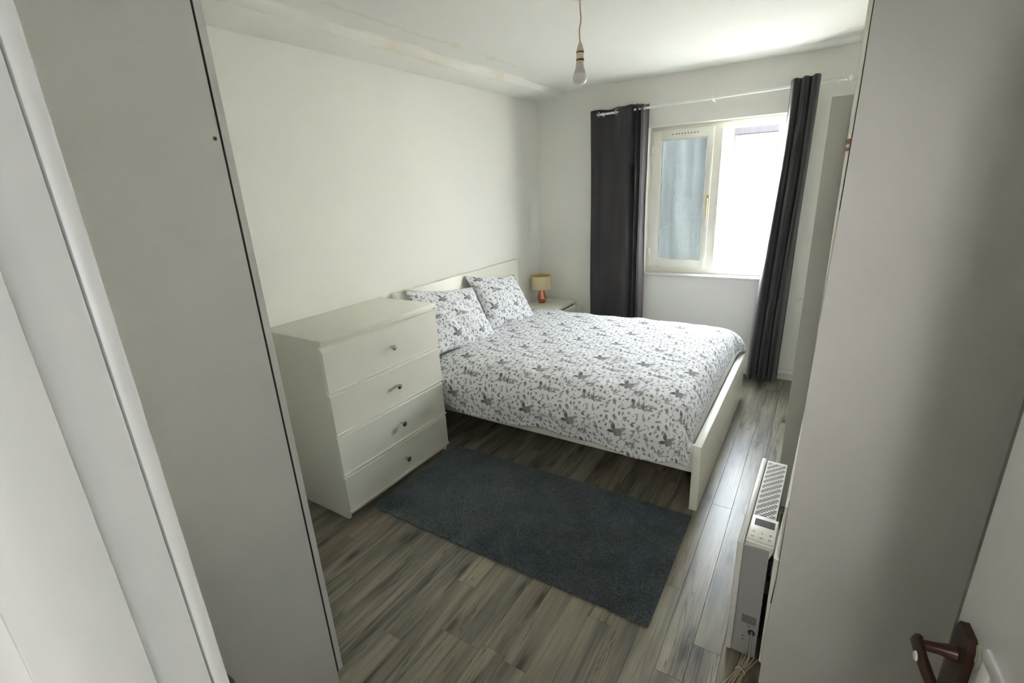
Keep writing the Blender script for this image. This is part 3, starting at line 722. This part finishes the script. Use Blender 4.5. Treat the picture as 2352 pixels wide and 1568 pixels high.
lp = thing('table_lamp', 'small copper table lamp with cream drum shade on bedside cabinet', 'lamp', (.128, 3.66, H))
lc = (.128, 3.66, H)
finish('base', MB().lathe([(.0, 0), (.031, 0), (.035, .004), (.044, .038), (.0455, .046), (.044, .056), (.029, .112), (.028, .132), (.020, .138), (0, .138)], lc, 40), M['copper'], lp, smooth=True)
finish('lamp_socket', MB().lathe([(.012, .138), (.012, .175), (.015, .178), (.015, .19), (0, .19)], lc, 20), M['holder'], lp, smooth=True)
sh = finish('lamp_shade', MB().lathe([(.098, .141), (.098, .270), (.0965, .270), (.0965, .141), (.098, .141)], lc, 64), M['shade'], lp, smooth=True)
finish('shade_lining', MB().lathe([(.0962, .142), (.0962, .2695), (.0955, .2695), (.0955, .142), (.0962, .142)], lc, 64), M['shadein'], sh, smooth=True)
finish('shade_ring', MB().tube([(lc[0]-.095, lc[1], H+.19), (lc[0]+.095, lc[1], H+.19)], .0015, 6).tube([(lc[0], lc[1]-.095, H+.19), (lc[0], lc[1]+.095, H+.19)], .0015, 6), M['chrome'], sh)
finish('bulb', MB().lathe([(0, .19), (.010, .19), (.016, .205), (.0175, .222), (.013, .245), (.005, .262), (0, .266)], lc, 20), M['bulb'], lp, smooth=True)
finish('switch', MB().lathe([(.004, 0), (.004, .012), (0, .013)], (lc[0]+.043, lc[1]+.012, H+.047), 10, 'x'), M['copper'], lp, smooth=True)

sk = thing('wall_switch', 'white square fused switch plate low on the wall by the curtain', 'switch', (.40, WY, .44))
finish('plate', MB().box(.345, .459, WY-.012, WY-.0005, .396, .478, .004), M['socket'], sk, smooth=True)
finish('rocker', MB().prism([(WY-.012, .420), (WY-.0155, .420), (WY-.019, .456), (WY-.012, .456)], 'x', .392, .422), M['socket'], sk)
for x in (.358, .446): finish('screw', MB().lathe([(.0028, WY-.0135), (.0028, WY-.0118)], (x, 0, .437), 10, 'y'), M['ring'], sk)

# ------------------------------------------------------------------ curtains on their rod
def rz(x): return 2.1945+(x-.65)*.0150
rd = thing('curtain_rod', 'thin white curtain pole with ball ends above the window', 'curtain rod', (1.53, 3.80, 2.2))
finish('pole', MB().tube([(.635+i*.178, 3.80, rz(.635+i*.178)) for i in range(11)], .0085, 14), M['rodwhite'], rd, smooth=True)
for x, s in ((.632, -1), (2.418, 1)):
    finish('finial', MB().lathe([(0, -.004), (.011, -.004), (.012, .006), (.007, .010), (.007, .014), (.017, .020), (.0215, .032), (.017, .045), (.008, .052), (0, .053)] if s > 0 else [(0, .004), (.011, .004), (.012, -.006), (.007, -.010), (.017, -.020), (.0215, -.032), (.017, -.045), (0, -.053)], (x, 3.80, rz(x)), 20, 'x'), M['rodwhite'], rd, smooth=True)
for x in (.70, 1.583, 2.372):
    finish('bracket', MB().tube([(x, WY-.001, rz(x)-.012), (x, 3.83, rz(x)-.012), (x, 3.80, rz(x)-.010)], .005, 8).lathe([(.018, WY-.006), (.018, WY-.0005)], (x, 0, rz(x)-.012), 16, 'y').torus((x, 3.80, rz(x)), (1, 0, 0), .0115, .003, 18, 6), M['rodwhite'], rd, smooth=True)

def polyl(pts, n):
    P = [Vector((a, b, 0)) for a, b in pts]; s = spline(pts, n); return s
def curtain(name, label, top, bot, ztop, zbot, eyes, lining_u, mats=('curtain', 'lining')):
    root = thing(name, label, 'curtain', ((top[0][0]+top[-1][0])/2, 3.8, 0))
    A, B = spline(top, 14), spline(bot, 14); n = len(A)-1
    def pos(u, v):
        i = u*n; k = min(int(i), n-1); f_ = i-k
        a = A[k].lerp(A[k+1], f_); b = B[k].lerp(B[k+1], f_)
        t = v; e = t*t*(3-2*t)
        x = a.x+(b.x-a.x)*e; y = a.y+(b.y-a.y)*e
        x += .006*math.sin(t*6+u*9)*t*(1-t)*3; y += .006*math.sin(t*9+u*14)*t
        z = ztop(a.x)+(zbot-ztop(a.x))*t
        return (x, y, z)
    u0, u1 = lining_u
    def sub(ua, ub, nu): return MB().sheet(lambda u, v: pos(ua+(ub-ua)*u, v), nu, 90)
    o = finish('cloth', sub(u0, u1, 260), M[mats[0]], root, smooth='all'); s = o.modifiers.new('s', 'SOLIDIFY'); s.thickness = .0022; s.offset = 0
    if u1 < 1: o = finish('lining_edge', sub(u1, 1, 40), M[mats[1]], root, smooth='all')
    if u0 > 0: o = finish('lining_edge', sub(0, u0, 40), M[mats[1]], root, smooth='all')
    if u0 > 0 or u1 < 1: s = o.modifiers.new('s', 'SOLIDIFY'); s.thickness = .002; s.offset = 0
    for (x, y, nx, ny) in eyes:
        finish('eyelet', MB().torus((x, y, rz(x)), (nx, ny, 0), .0225, .0052, 28, 8), M['chrome'], root, smooth='all')
    return root
zt = lambda x: rz(x)+.036+.004*math.sin(x*40)
topL = [(.600, 3.772), (.625, 3.778), (.655, 3.800), (.69, 3.828), (.74, 3.838), (.79, 3.828), (.832, 3.800), (.875, 3.768), (.925, 3.752), (.962, 3.762), (.975, 3.80), (.985, 3.835), (.996, 3.80), (1.003, 3.765), (1.014, 3.80), (1.022, 3.838), (1.033, 3.80), (1.040, 3.775), (1.050, 3.800), (1.062, 3.83), (1.075, 3.842), (1.088, 3.838)]
botL = [(.603, 3.768), (.63, 3.762), (.665, 3.775), (.70, 3.795), (.745, 3.80), (.79, 3.79), (.84, 3.77), (.88, 3.755), (.925, 3.748), (.958, 3.765), (.972, 3.80), (.984, 3.83), (.998, 3.80), (1.008, 3.76), (1.018, 3.79), (1.030, 3.828), (1.042, 3.79), (1.052, 3.765), (1.062, 3.785), (1.074, 3.81), (1.083, 3.825), (1.092, 3.83)]
curtain('curtain', 'dark charcoal eyelet curtain on the bed side of the window', topL, botL, zt, .025, [(.655, 3.800, -.62, .78*-1), (.832, 3.800, -.75, .66), (1.050, 3.800, -.75, -.66)], (0, .86))
topR = [(2.098, 3.787), (2.104, 3.778), (2.110, 3.761), (2.118, 3.744), (2.131, 3.739), (2.141, 3.761), (2.149, 3.785), (2.162, 3.787), (2.170, 3.761), (2.177, 3.737), (2.192, 3.735), (2.202, 3.761), (2.209, 3.785), (2.223, 3.787), (2.231, 3.761), (2.238, 3.739), (2.252, 3.736), (2.262, 3.755), (2.268, 3.773), (2.272, 3.783)]
botR = [(2.012, 3.835), (2.018, 3.81), (2.028, 3.775), (2.042, 3.745), (2.060, 3.740), (2.075, 3.79), (2.082, 3.83), (2.096, 3.835), (2.106, 3.79), (2.116, 3.742), (2.136, 3.738), (2.150, 3.79), (2.158, 3.83), (2.172, 3.832), (2.182, 3.79), (2.192, 3.742), (2.210, 3.745), (2.224, 3.79), (2.232, 3.825), (2.240, 3.84)]
zr = lambda x: rz(x)+.040+.010*(x-2.1)/.17
curtain('curtain', 'dark charcoal curtain bunched at the wardrobe side of the window', topR, botR, zr, .012, [], (.10, 1))

# ------------------------------------------------------------------ hanging bulb
px_, py_ = 1.372, 1.85
pd = thing('pendant_light', 'bare bulb hanging on a tan flex from the ceiling', 'pendant light', (px_, py_, CZ))
finish('ceiling_rose', MB().lathe([(0, 2.413), (.012, 2.413), (.030, 2.420), (.042, CZ-.001), (0, CZ-.001)], (px_, py_, 0), 28), M['holder'], pd, smooth=True)
finish('flex', MB().tube([(px_, py_, 2.42), (px_+.001, py_, 2.38), (px_+.005, py_, 2.345), (px_+.004, py_, 2.33), (px_-.003, py_, 2.30), (px_-.002, py_, 2.27), (px_, py_, 2.245)], .0032, 8), M['flex'], pd, smooth=True)
lh = finish('lamp_holder', MB().lathe([(0, 2.252), (.004, 2.252), (.010, 2.240), (.0155, 2.222), (.0175, 2.212), (.0175, 2.170), (0, 2.170)], (px_, py_, 0), 24), M['holder'], pd, smooth=True)
finish('band', MB().lathe([(.0179, 2.213), (.0179, 2.206)], (px_, py_, 0), 24), M['ring'], lh, smooth=True)
finish('band', MB().lathe([(.0179, 2.183), (.0179, 2.174)], (px_, py_, 0), 24), M['ring'], lh, smooth=True)
finish('bulb_base', MB().lathe([(0, 2.172), (.0165, 2.172), (.019, 2.150), (.026, 2.130), (.0285, 2.122), (0, 2.122)], (px_-.002, py_, 0), 28), M['bulbbase'], pd, smooth=True)
finish('bulb', MB().lathe([(.0285, 2.122), (.0325, 2.110), (.0322, 2.098), (.027, 2.085), (.015, 2.076), (0, 2.073)], (px_-.002, py_, 0), 28), M['bulb'], pd, smooth=True)

# ------------------------------------------------------------------ electric panel heater
ht = bpy.data.objects.new('panel_heater', None); C.objects.link(ht); ht.location = (2.342, 1.06, 0); ht.rotation_euler = (0, 0, R(-1.55))
tag(ht, 'white electric panel heater on the floor against the right wardrobe', 'heater')
def hp(name, mb, m, par=ht, **k): return finish(name, mb, m, par, world=False, **k)
# local: x from front (-.049) to back (.048), y along the heater, z up
hp('front_panel', MB().box(-.049, -.030, 0, .592, .010, .480, .004), M['hplastic'], smooth=True)
cas = hp('casing', MB().prism([(-.029, .012), (.046, .012), (.046, .470), (-.029, .470)], 'y', .003, .588), M['steel'])
for y in (.06, .49): hp('foot', MB().box(-.045, .045, y, y+.04, 0, .012, .002), M['steel'])
gr = hp('grille', MB().box(-.027, .047, .165, .585, .4705, .4755, .001), M['hplastic'])
slots = MB()
k = 0; y = .185
while y < .565:
    sh_ = (k % 4)*.0075
    for c0 in (-.030, -.001, .028):
        xa = max(-.022, c0+sh_-.004); xb = min(.043, c0+sh_+.017)
        if xb-xa > .006: slots.box(xa, xb, y, y+.0038, .4754, .4760)
    y += .0092; k += 1
tag(hp('slots', slots, M['dark'], gr), kind='stuff')
# control unit at the near end
cu = hp('control_unit', MB().prism([(-.028, .455), (.047, .440), (.057, .470), (.057, .484), (-.026, .486)], 'y', .012, .163), M['hplastic'], smooth=True)
hp('bezel', MB().box(-.025, .0555, .024, .160, .4845, .4885, .0015), M['socket'], cu, smooth=True)
hp('display', MB().box(-.014, .032, .105, .143, .4883, .4892), M['screen'], cu); hp('display_dark', MB().box(.032, .048, .105, .143, .4883, .4893), M['screen2'], cu)
for i, xx in enumerate((-.010, .016, .041)):
    hp('button_mark', MB().box(xx-.003, xx+.003, .064, .071, .4884, .4889), M['ochre'] if i < 2 else M['print'], cu)
    hp('button_mark', MB().box(xx-.004, xx-.001, .038, .044, .4884, .4889).box(xx+.001, xx+.004, .038, .044, .4884, .4889), M['print'], cu)
lb = MB()
rl = random.Random(3)
for i in range(7):
    x = -.008
    while x < .036:
        ww = rl.uniform(.002, .006); lb.box(x, min(x+ww, .037), .0019, .0031, .186-i*.0052, .1885-i*.0052); x += ww+.0012
tag(hp('label_print', lb, M['print'], cas), kind='stuff')
tx = bpy.data.curves.new('mark', 'FONT'); tx.body = 'CE'; tx.size = .010; tx.extrude = .0003
to = bpy.data.objects.new('mark', tx); C.objects.link(to); dg = bpy.context.evaluated_depsgraph_get(); me = bpy.data.meshes.new_from_object(to.evaluated_get(dg)); bpy.data.objects.remove(to)
me.materials.clear(); me.materials.append(M['print']); tm = bpy.data.objects.new('certification_mark', me); C.objects.link(tm); tm.parent = cas; tm.location = (.010, .0025, .140); tm.rotation_euler = (R(90), 0, 0)
for z in (.09, .075): hp('small_mark', MB().box(-.004+z*.05, .004, .0019, .0031, z, z+.006), M['print'], cas)
hp('grommet', MB().torus((.027, .0, .122), (0, 1, 0), .0085, .0028, 20, 8), M['black'], cas, smooth='all')
for z, in ((.29,), (.41,)):
    hp('bracket', MB().box(.046, .0585, .02, .05, z, z+.055 if z < .3 else z+.016, .001), M['black'], ht)
for z in (.36, .25, .10): hp('screw', MB().lathe([(.0035, .0455), (.0035, .049)], (0, .012, z), 10, 'x'), M['black'], cas)
cb = tag(finish('power_cable', MB().tube([(2.370, 1.060, .122), (2.3705, 1.046, .116), (2.371, 1.042, .10), (2.372, 1.040, .06), (2.372, 1.035, .03), (2.368, 1.02, .014), (2.360, 1.005, .012)], .0034, 8), M['cable'], smooth='all'), 'beige power cable tied in a bundle on the floor below the heater', 'cable')
cb['_loc'] = (0, 0, 0)
bundle = MB()
for k in range(5):
    o1 = (k-2)*.0058; zz = .006+(k % 3)*.0062; pts = []
    for i in range(25):
        t = i/24; sprd = 1+3.2*abs(t-.45)**1.3
        pts.append((2.352+o1*sprd-.055*(t-.45)*1.0, .985+(t-.45)*.19*-1, zz+.006*math.sin(t*3.1+k)))
    bundle.tube(pts, .0033, 8)
finish('coil', bundle, M['cable'], cb, smooth='all')
finish('tie', MB().torus((2.3525, .985, .0145), (.28, .96, 0), .0150, .002, 18, 6), M['holder'], cb, smooth='all')

# ------------------------------------------------------------------ rug
rg = thing('rug', 'dark slate blue rectangular rug between the chest and the bed foot', 'rug', (1.27, 1.38, 0))
finish('backing', MB().box(.517, 2.026, 1.010, 1.748, .0005, .007, .002), M['curtain'], rg)
def rug_mat():
    m = mat('rug_pile', (.05, .065, .075), .95, spec=.1); n = m.node_tree.nodes; l = m.node_tree.links; b = n['Principled BSDF']
    t = n.new('ShaderNodeTexCoord'); z = n.new('ShaderNodeTexNoise'); z.inputs['Scale'].default_value = 7; z.inputs['Detail'].default_value = 6; z.inputs['Roughness'].default_value = .65
    z2 = n.new('ShaderNodeTexNoise'); z2.inputs['Scale'].default_value = 140
    c = n.new('ShaderNodeValToRGB'); c.color_ramp.elements[0].position = .34; c.color_ramp.elements[1].position = .62
    c.color_ramp.elements[0].color = (.075, .105, .116, 1); c.color_ramp.elements[1].color = (.135, .168, .178, 1)
    c2 = n.new('ShaderNodeValToRGB'); c2.color_ramp.elements[0].color = (.65, .65, .68, 1); c2.color_ramp.elements[1].color = (1.25, 1.3, 1.3, 1); c2.color_ramp.elements[0].position = .35; c2.color_ramp.elements[1].position = .65
    mx = n.new('ShaderNodeMix'); mx.data_type = 'RGBA'; mx.blend_type = 'MULTIPLY'; mx.inputs['Factor'].default_value = 1
    l.new(t.outputs['Object'], z.inputs['Vector']); l.new(t.outputs['Object'], z2.inputs['Vector']); l.new(z.outputs['Fac'], c.inputs[0]); l.new(z2.outputs['Fac'], c2.inputs[0])
    l.new(c.outputs[0], mx.inputs['A']); l.new(c2.outputs[0], mx.inputs['B']); l.new(mx.outputs['Result'], b.inputs['Base Color']); b.inputs['Sheen Weight'].default_value = .3
    return m
nr = np.random.default_rng(5); n_ = 120000
W_, D_ = 1.512, .742
bx = nr.random(n_)*W_-.006+.517; by = nr.random(n_)*D_-.003+1.009
hh = .0115+.004*nr.random(n_)
pat = .0035*np.sin(bx*9+2*np.sin(by*7))*np.cos(by*11+1.3*np.sin(bx*5))
ang = nr.random(n_)*6.283; lean = .003+.005*nr.random(n_); dirx = np.sin(bx*3+by*2)*.004; diry = np.cos(bx*4-by*3)*.004
edge = (bx < .522) | (bx > 2.02) | (by < 1.014) | (by > 1.744)
tipx = bx+lean*np.cos(ang)+dirx-1.27; tipy = by+lean*np.sin(ang)+diry-1.38; tipz = hh+pat*.8
r0 = .0024
V = np.empty((n_*4, 3), np.float32)
for k in range(3):
    V[k::4, 0] = bx-1.27+r0*np.cos(ang+k*2.094); V[k::4, 1] = by-1.38+r0*np.sin(ang+k*2.094); V[k::4, 2] = .004
V[3::4, 0] = tipx; V[3::4, 1] = tipy; V[3::4, 2] = tipz
I = (np.arange(n_)*4)[:, None]
F = np.concatenate([I+np.array([[0, 1, 3]]), I+np.array([[1, 2, 3]]), I+np.array([[2, 0, 3]])], 1).reshape(-1, 3)
me = bpy.data.meshes.new('pile'); me.vertices.add(len(V)); me.vertices.foreach_set('co', V.ravel()); me.loops.add(F.size); me.loops.foreach_set('vertex_index', F.ravel().astype(np.int32))
me.polygons.add(len(F)); me.polygons.foreach_set('loop_start', np.arange(0, F.size, 3, dtype=np.int32)); me.update(calc_edges=True); me.validate(); me.materials.append(rug_mat())
o = bpy.data.objects.new('pile', me); C.objects.link(o); o.parent = rg; o['kind'] = 'stuff'

for o in bpy.data.objects:
    if '_loc' in o: del o['_loc']
